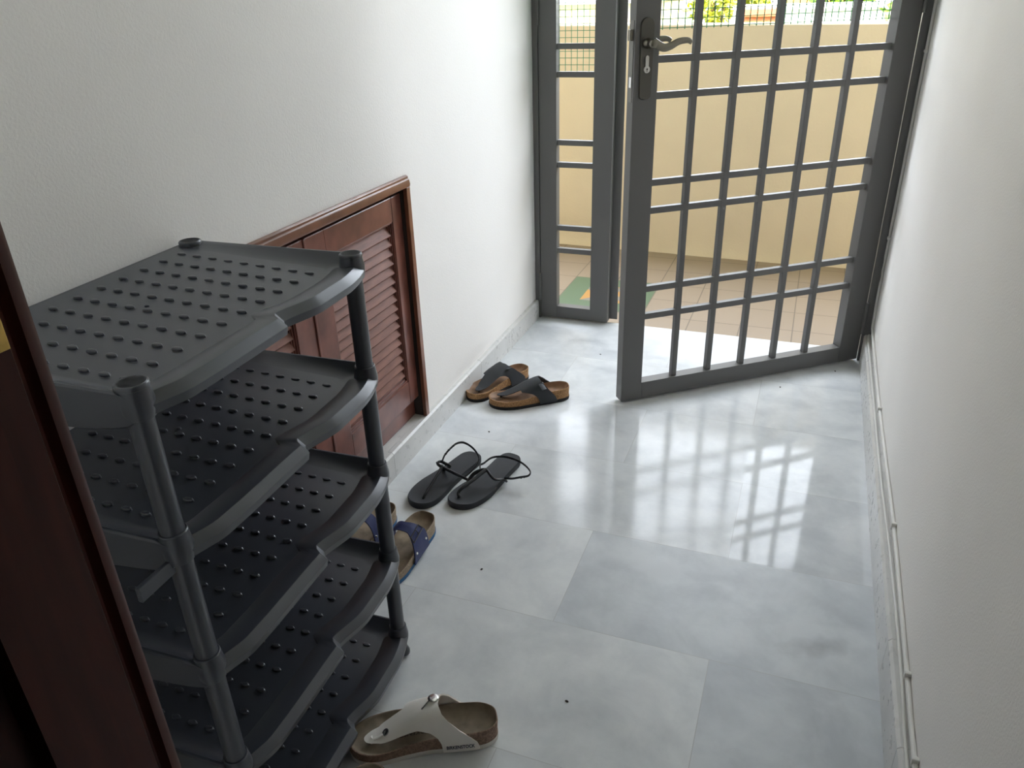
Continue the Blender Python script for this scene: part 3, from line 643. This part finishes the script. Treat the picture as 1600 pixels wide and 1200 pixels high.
def birk(name, label, group, loc, rz, L, flip, mats3, strap_mat, sole_mat, kind, text=None):
    cork, lining, _ = mats3
    t = thing(name, label, 'sandal', loc, rz, group)
    k = L / 0.25; sx = -1 if flip else 1
    o = foot_outline(L, 1.0, flip)
    med = lambda p: Vector((0.003 * sx, max(-0.088 * k, min(0.080 * k, p.y)), 0))
    # cork footbed
    rs = []; mi = []
    def rg(fr, zf, grow=0.0):
        out = []
        for p in o:
            mm = med(p); q_ = mm + (p - mm) * (fr + grow / max(0.01, (p - mm).length)); out.append((q_.x, q_.y, zf(q_.y)))
        return out
    rim = lambda y: zrim(y, k)
    def zz(w): return lambda y: zmid(y, k) + (zrim(y, k) - zmid(y, k)) * w
    spec = [(0.90, lambda y: 0.0105, 0), (0.985, lambda y: 0.0105, 0), (0.975, lambda y: 0.020, 0), (0.995, lambda y: rim(y) - 0.004, 0.0005), (0.992, lambda y: rim(y) - 0.0006, 0), (0.955, rim, 0),
            (0.925, zz(0.93), 0), (0.88, zz(0.62), 0), (0.80, zz(0.30), 0), (0.66, zz(0.10), 0), (0.45, zz(0.01), 0), (0.2, zz(0.0), 0), (0.05, zz(0.0), 0)]
    for fr, zf, gr in spec: rs.append(rg(fr, zf, gr))
    G().rings(rs, mis=[0, 0, 0, 0, 0, 1, 1, 1, 1, 1, 1, 1]).obj('footbed', cork, t, smooth=50, mats=[cork, lining])
    # foam sole with a scalloped tread edge
    rs = []
    for fr, z in ((0.90, 0.0), (0.97, 0.0), (1.0, 0.003), (1.015, 0.0095), (1.0, 0.0108), (0.93, 0.0108)):
        rs.append([(q_.x * (1 + (0.006 if (z < 0.004 and i % 2) else 0)), q_.y, z) for i, q_ in ((i, med(p) + (p - med(p)) * fr) for i, p in enumerate(o))])
    G().rings(rs).obj('sole', sole_mat, t, smooth=50)
    # upper follows an imaginary foot: angle a runs from medial (-1) to lateral (+1)
    crest_x = 0.004
    def tunnel(s, y, off=0.0):
        side = -1 if s < 0 else 1
        wd = halfw(y, L, side) + 0.0022 + off
        Ht = k * interp(y / k, [-.10, -.05, -.02, .01, .035, .055, .075, .10], [.075, .073, .0685, .058, .044, .033, .024, .021]) + off
        a = s * PI / 2
        x = crest_x * math.cos(a) + wd * math.copysign(abs(math.sin(a)) ** 0.80, s)
        z = 0.0085 + Ht * abs(math.cos(a)) ** 0.72
        return Vector((x * sx, y, z))
    ns, nv = 121, 16
    ss = [math.copysign(abs(q_) ** 1.0, q_) for q_ in np.linspace(-1, 1, ns)]
    if kind == 'thong':
        def yb(s): return k * interp(s, [-1, -.93, -.85, -.7, -.5, -.3, 0, .3, .5, .7, .85, .93, 1], [-.092, -.088, -.078, -.060, -.043, -.033, -.027, -.032, -.040, -.052, -.066, -.074, -.079])
        def yf(s):
            base = interp(s, [-1, -.9, -.8, -.68, -.56, -.46, -.38, 0, .38, .5, .62, .75, .9, 1], [-.031, -.029, -.024, -.013, .003, .018, .030, .034, .030, .020, .008, -.006, -.019, -.024])
            d = abs(s + 0.15)
            if d < 0.17: tipy = 0.075 + 0.024 * math.sqrt(max(0.0, 1 - (d / 0.17) ** 2))
            else: tipy = base + (0.075 - base) * (1 - sstep(0.17, 0.38, d))
            return k * tipy
    else:
        def yb(s): return k * interp(s, [-1, -.6, 0, .35, .62, 1], [-.036, -.032, -.028, -.036, -.048, -.056])
        def yf(s): return k * interp(s, [-1, -.6, -.2, .2, .4, .62, 1], [-.002, -.004, -.006, -.006, .001, .008, .016])
    inner = []; outer = []; verts = []; faces = []
    for s in ss:
        for j in range(nv + 1):
            v = j / nv; y = yb(s) + (yf(s) - yb(s)) * v
            verts.append(tunnel(s, y))
    n0 = len(verts)
    vo = []
    for i, s in enumerate(ss):
        for j in range(nv + 1):
            v = j / nv; y = yb(s) + (yf(s) - yb(s)) * v
            vo.append(tunnel(s, y, 0.0026))
    verts += vo
    q_ = nv + 1
    for i in range(ns - 1):
        for j in range(nv):
            a = i * q_ + j; faces.append((a, a + 1, a + q_ + 1, a + q_)); faces.append((n0 + a, n0 + a + q_, n0 + a + q_ + 1, n0 + a + 1))
    for i in range(ns - 1):
        a = i * q_; faces.append((a, a + q_, n0 + a + q_, n0 + a)); a = i * q_ + nv; faces.append((a, n0 + a, n0 + a + q_, a + q_))
    for j in range(nv):
        faces.append((j, n0 + j, n0 + j + 1, j + 1)); a = (ns - 1) * q_ + j; faces.append((a, a + 1, n0 + a + 1, n0 + a))
    st = link('strap', verts, faces, strap_mat, t, smooth=45)
    if kind == 'thong':
        tip = tunnel(-0.16, 0.088 * k)
        px_ = tip.x + 0.001
        G().sweep([(px_, 0.087 * k, zmid(0.087 * k, k) - 0.003), (px_, 0.086 * k, 0.026), (px_, 0.084 * k, tip.z + 0.003)], 0.0036, n=10).obj('toe_post', strap_mat, st, smooth=60)
    return t, tunnel, st, k, sx

def disc(c, nrm, r, th, name, material, parent, dome=0.3):
    nrm = Vector(nrm).normalized(); u = nrm.orthogonal().normalized(); w_ = nrm.cross(u); n = 22; rs = []
    for rr_, h_ in ((1, 0), (1, th), (0.85, th * (1 + dome)), (0.4, th * (1 + 1.6 * dome))):
        rs.append([Vector(c) + (u * math.cos(2 * PI * i / n) + w_ * math.sin(2 * PI * i / n)) * r * rr_ + nrm * h_ for i in range(n)])
    return G().rings(rs).obj(name, material, parent, smooth=50)
def place(cx, cy, hx, hy, tx, ty):
    return ((hx + tx) / 2, (hy + ty) / 2, 0), math.atan2(ty - hy, tx - hx) - PI / 2, math.hypot(tx - hx, ty - hy)
def text_mesh(body, size):
    cu = bpy.data.curves.new('lettering', 'FONT'); cu.body = body; cu.size = size; cu.align_x = 'CENTER'; cu.align_y = 'CENTER'; cu.resolution_u = 3; cu.offset = 0.00025
    ob = bpy.data.objects.new('lettering', cu); C.objects.link(ob)
    bpy.context.view_layer.update()
    me = bpy.data.meshes.new_from_object(ob.evaluated_get(bpy.context.evaluated_depsgraph_get()))
    bpy.data.objects.remove(ob); bpy.data.curves.remove(cu)
    bm = bmesh.new(); bm.from_mesh(me); bmesh.ops.subdivide_edges(bm, edges=[e for e in bm.edges if e.calc_length() > size * 0.35], cuts=2); bmesh.ops.triangulate(bm, faces=bm.faces[:])
    vs = [v.co.copy() for v in bm.verts]; fs = [[v.index for v in f.verts] for f in bm.faces]; bm.free()
    return vs, fs
def puton(t, vs, fs, fn, name, material):
    me = bpy.data.meshes.new(name); me.from_pydata([tuple(fn(v)) for v in vs], [], fs); me.materials.append(material)
    o = bpy.data.objects.new(name, me); C.objects.link(o); o.parent = t; return o

# white pair in the foreground
loc, rz, L = place(0, 0, -0.3690, 0.8265, -0.5905, 0.7145)
t, tun, st, k, sx = birk('thong_sandal', 'white strap cork sandal, whole, pointing at the front of the shoe rack', None, loc, rz, L, False, (CORKB, SUEDE, None), WHITESTRAP, WHITESOLE, 'thong')
c0 = tun(0.12, -0.020 * k, 0.0036); disc(c0, (0.12, 0.05, 1), 0.0092, 0.0016, 'buckle', SILVER, st)
G().sweep([c0 + Vector((-0.004, 0.007, 0.0006)), c0 + Vector((-0.010, 0.014, -0.003)), c0 + Vector((-0.014, 0.020, -0.0065))], 0.0012, n=8, sub=3).obj('buckle_pin', DARKMET, st, smooth=60)
c1 = tun(-0.14, 0.062 * k, 0.0030); disc(c1, (-0.1, 0.6, 1), 0.0062, 0.0020, 'rivet', DARKMET, st)
G().sweep([c1 + Vector((-0.003, 0.004, -0.0005)), c1 + Vector((-0.0035, 0.012, -0.0055)), c1 + Vector((-0.0035, 0.020, -0.0075))], 0.0036, 0.0012, n=8, sub=4).obj('tab', WHITESTRAP, st, smooth=60)
vs, fs = text_mesh('BIRKENSTOCK', 0.0088)
def sidemap(v):
    # lettering runs along the medial strap, heel to the right, just above the sole
    y = -0.0600 * k - v.x * 0.80
    Ht = k * interp(y / k, [-.10, -.05, -.02], [.075, .073, .0685]) + 0.003; z = 0.0185 + v.y * 1.15
    ca = ((z - 0.0085) / Ht) ** (1 / 0.72); return tun(-math.acos(ca) * 2 / PI, y, 0.0031)
puton(st, vs, fs, sidemap, 'lettering', INK)
vs, fs = text_mesh('BIRKENSTOCK', 0.0125)
def insole(v):
    x, y = -0.004 - v.y, 0.028 * k + v.x * 0.9
    wd = halfw(y, L, -1 if x < 0 else 1); mm = 0.003
    fr = abs(x - mm) / wd; w_ = interp(fr, [0.2, .45, .66, .8, .88, .925], [0, .01, .10, .30, .62, .93])
    return Vector((x, y, zmid(y, k) + (zrim(y, k) - zmid(y, k)) * w_ + 0.0007))
puton(t, vs, fs, insole, 'lettering', STAMP)
t2, tun2, st2, k2_, _ = birk('thong_sandal', 'white strap sandal mostly cut off by the bottom edge, only its tip showing', None, (-0.4950, 0.5640, 0), math.radians(17.5), 0.250, True, (CORKB, SUEDE, None), WHITESTRAP, WHITESOLE, 'thong')
c0 = tun2(0.20, -0.022 * k2_, 0.004); disc(c0, (-0.25, 0.1, 1), 0.0082, 0.0018, 'buckle', SILVER, st2)

# black strap pair by the left skirting
loc, rz, L = place(0, 0, -0.611, 2.0445, -0.8225, 1.9085)
t, tun, st, k, sx = birk('thong_sandal', 'black strap tan cork sandal nearest the middle of the floor, beside its twin', None, loc, rz, L, True, (CORKT, LEATHT, None), BLACKSTRAP, BLACKSOLE, 'thong')
c0 = tun(0.45, -0.030 * k, 0.003); G().sweep([c0 + Vector((0.010, 0.0, 0.003)), c0, c0 + Vector((-0.016, -0.006, -0.010))], 0.0085, 0.0016, n=8, sub=4).obj('buckle_tab', BLACKSTRAP, st, smooth=60)
loc, rz, L = place(0, 0, -0.786, 2.138, -0.8985, 1.920)
t, tun, st, k, sx = birk('thong_sandal', 'black strap tan cork sandal touching the left skirting, behind its twin', None, loc, rz, L, False, (CORKT, LEATHT, None), BLACKSTRAP, BLACKSOLE, 'thong')
c0 = tun(-0.45, -0.030 * k, 0.003); G().sweep([c0 + Vector((-0.010, 0.0, 0.003)), c0, c0 + Vector((0.016, -0.006, -0.010))], 0.0085, 0.0016, n=8, sub=4).obj('buckle_tab', BLACKSTRAP, st, smooth=60)

# navy pair half hidden by the rack post
def navy(label, loc, rz, flip):
    t, tun, st, k, sx = birk('buckle_sandal', label, None, loc, rz, 0.255, flip, (CORKG, SUEDEG, None), NAVY, BLUESOLE, 'band')
    # wider lateral flap, buckle and rivets
    for (s, y) in ((0.84, -0.044), (0.84, 0.004), (-0.84, -0.029), (-0.84, -0.009)):
        p = tun(s, y * k, 0.0024); q_ = tun(s, y * k, 0.006); disc(p, q_ - p, 0.0030, 0.0010, 'rivet', SILVER, st)
    bk = G()
    pts = [tun(0.36, -0.036 * k, 0.0042), tun(0.36, 0.000 * k, 0.0042), tun(0.54, 0.002 * k, 0.0042), tun(0.54, -0.042 * k, 0.0042)]
    for a, b_ in zip(pts, pts[1:] + pts[:1]): bk.sweep([a, (a + b_) / 2, b_], 0.0014, n=8, sub=2)
    bk.sweep([tun(0.36, -0.020 * k, 0.0045), tun(0.45, -0.020 * k, 0.0065), tun(0.54, -0.020 * k, 0.0045)], 0.0011, n=8, sub=3)
    bk.obj('buckle', mat('gunmetal', (0.10, 0.10, 0.12), 0.35, 0.5, metal=0.8), st, smooth=50)
    return t
navy('navy strap sandal with blue sole, right of its twin beside the rack post', (-0.7430, 1.1800, 0), math.radians(176), True)
navy('navy strap sandal mostly hidden behind the rack post, nearest the left wall', (-0.8440, 1.1860, 0), math.radians(179), False)

# black rubber thong pair
FL = [(0, -.133), (-.018, -.130), (-.029, -.115), (-.032, -.085), (-.0305, -.04), (-.034, .01), (-.042, .055), (-.044, .09), (-.036, .118), (-.016, .133), (.008, .132), (.030, .116), (.043, .085), (.0465, .045), (.041, .0), (.035, -.05), (.0325, -.09), (.029, -.115), (.017, -.130)]
def flip_sole(t, flip):
    o = [Vector((p.x * (-1 if flip else 1), p.y, 0)) for p in spline([(x, y, 0) for x, y in FL], 5, True)]
    rs = []
    for fr, z0 in ((0.90, 0.0), (0.965, 0.0), (0.99, 0.003), (1.0, 0.009), (0.99, 0.0135), (0.965, 0.0150), (0.93, 0.0148), (0.8, 0.0138), (0.5, 0.0130), (0.2, 0.0130)):
        ring_ = []
        for p in o:
            mm = Vector((0.002, max(-.095, min(.085, p.y)), 0)); q_ = mm + (p - mm) * fr
            lift = 0.004 * sstep(0.02, -0.11, -q_.y * -1) if False else 0.003 * sstep(-0.02, -0.12, q_.y) + 0.003 * sstep(0.10, 0.135, q_.y)
            ring_.append((q_.x, q_.y, z0 + (lift if z0 > 0.004 else lift * 0.0)))
        rs.append(ring_)
    return G().rings(rs).obj('sole', RUBBER, t, smooth=50)
def tolocal(t, pts):
    a = t.rotation_euler.z; ca, sa = math.cos(-a), math.sin(-a); out = []
    for x, y, z in pts:
        dx, dy = x - t.location.x, y - t.location.y; out.append((dx * ca - dy * sa, dx * sa + dy * ca, z))
    return out
loc, rz, L = place(0, 0, -0.7460, 1.6210, -0.8060, 1.3620)
ta = thing('rubber_thong_sandal', 'flat black thong sandal with its ankle strap standing up, nearer the left wall', 'sandal', loc, rz)
flip_sole(ta, False)
G().sweep(tolocal(ta, [(-0.789, 1.387, 0.012), (-0.787, 1.393, 0.020), (-0.784, 1.418, 0.030), (-0.780, 1.449, 0.042), (-0.778, 1.474, 0.050), (-0.779, 1.483, 0.054)]), 0.0042, 0.0048, n=10, taper=lambda v: 0.75 + 0.4 * v).obj('toe_strap', RUBBERS, ta, smooth=60)
G().sweep(tolocal(ta, [(-0.718, 1.504, 0.008), (-0.728, 1.493, 0.022), (-0.754, 1.486, 0.037), (-0.771, 1.480, 0.049), (-0.783, 1.478, 0.055), (-0.793, 1.484, 0.057), (-0.789, 1.496, 0.056), (-0.780, 1.502, 0.048), (-0.772, 1.510, 0.036), (-0.800, 1.520, 0.012)]), 0.0052, 0.0032, n=10, sub=6, up=(0.2, -1, 0.1)).obj('instep_strap', RUBBERS, ta, smooth=60)
ak = G().sweep(tolocal(ta, [(-0.788, 1.492, 0.055), (-0.784, 1.496, 0.060), (-0.782, 1.509, 0.070), (-0.774, 1.528, 0.080), (-0.764, 1.546, 0.086), (-0.749, 1.558, 0.084), (-0.727, 1.560, 0.072), (-0.710, 1.555, 0.056), (-0.705, 1.544, 0.042), (-0.713, 1.522, 0.028), (-0.726, 1.496, 0.020)]), 0.0018, 0.0033, n=8, up=(0, 0, 1)).obj('ankle_strap', RUBBERS, ta, smooth=60)
for q_ in [(-0.7815, 1.5105, 0.0715), (-0.7770, 1.521, 0.0775), (-0.770, 1.535, 0.0835)]:
    p_ = tolocal(ta, [q_])[0]; disc(p_, (-0.6, -0.3, 0.6), 0.0028, 0.0036, 'stud', RUBBERS, ak)
loc, rz, L = place(0, 0, -0.6420, 1.6470, -0.7010, 1.3870)
tb = thing('rubber_thong_sandal', 'flat black thong sandal with its ankle strap flopped to the right', 'sandal', loc, rz)
flip_sole(tb, True)
G().sweep(tolocal(tb, [(-0.705, 1.421, 0.012), (-0.710, 1.424, 0.022), (-0.702, 1.436, 0.033), (-0.685, 1.466, 0.041), (-0.675, 1.490, 0.046), (-0.667, 1.506, 0.049)]), 0.0042, 0.0050, n=10, taper=lambda v: 0.75 + 0.5 * v).obj('toe_strap', RUBBERS, tb, smooth=60)
G().sweep(tolocal(tb, [(-0.7085, 1.478, 0.012), (-0.704, 1.482, 0.028), (-0.694, 1.488, 0.042), (-0.680, 1.499, 0.049), (-0.667, 1.506, 0.049), (-0.651, 1.497, 0.040), (-0.640, 1.499, 0.030), (-0.629, 1.515, 0.022), (-0.622, 1.528, 0.010)]), 0.0052, 0.0034, n=10, up=(-0.3, -1, 0.2)).obj('instep_strap', RUBBERS, tb, smooth=60)
ak = G().sweep(tolocal(tb, [(-0.680, 1.500, 0.049), (-0.689, 1.520, 0.050), (-0.684, 1.531, 0.050), (-0.673, 1.559, 0.052), (-0.648, 1.573, 0.052), (-0.615, 1.573, 0.050), (-0.586, 1.564, 0.046), (-0.563, 1.547, 0.040), (-0.564, 1.535, 0.034), (-0.583, 1.528, 0.030), (-0.603, 1.521, 0.026), (-0.624, 1.524, 0.021)]), 0.0018, 0.0033, n=8, up=(0, 0, 1)).obj('ankle_strap', RUBBERS, tb, smooth=60)
for q_ in [(-0.5935, 1.5245, 0.027), (-0.581, 1.5275, 0.029), (-0.573, 1.530, 0.031)]:
    p_ = tolocal(tb, [q_])[0]; disc(p_, (0.3, -0.8, -0.2), 0.0026, 0.0034, 'stud', RUBBERS, ak)

# tiny dark crumbs on the marble
for x, y, lab in ((-0.556, 1.203, 'tiny dark crumb on the marble right of the navy sandals'), (-0.595, 2.375, 'tiny dark crumb on the marble just below the narrow gate leaf'), (-0.765, 1.762, 'tiny dark crumb on the marble between the black sandal pairs'),
                  (-0.277, 0.926, 'tiny dark crumb in the middle of the near marble floor'), (0.005, 2.300, 'tiny dark crumb under the middle of the open gate leaf'), (0.166, 2.470, 'tiny dark crumb under the hinge end of the open gate leaf')):
    g = G(); g.lathe([(0.0008, 0), (0.0024, 0.0006), (0.0019, 0.0018), (0.0006, 0.0023)], (0, 0, 0), n=7)
    o = g.obj('crumb', SPECK, smooth=60); o.location = (x, y, 0.0); o.scale = (1, 1.5, 1); o.rotation_euler = (0, 0, x * 40); tag(o, lab, 'crumb')
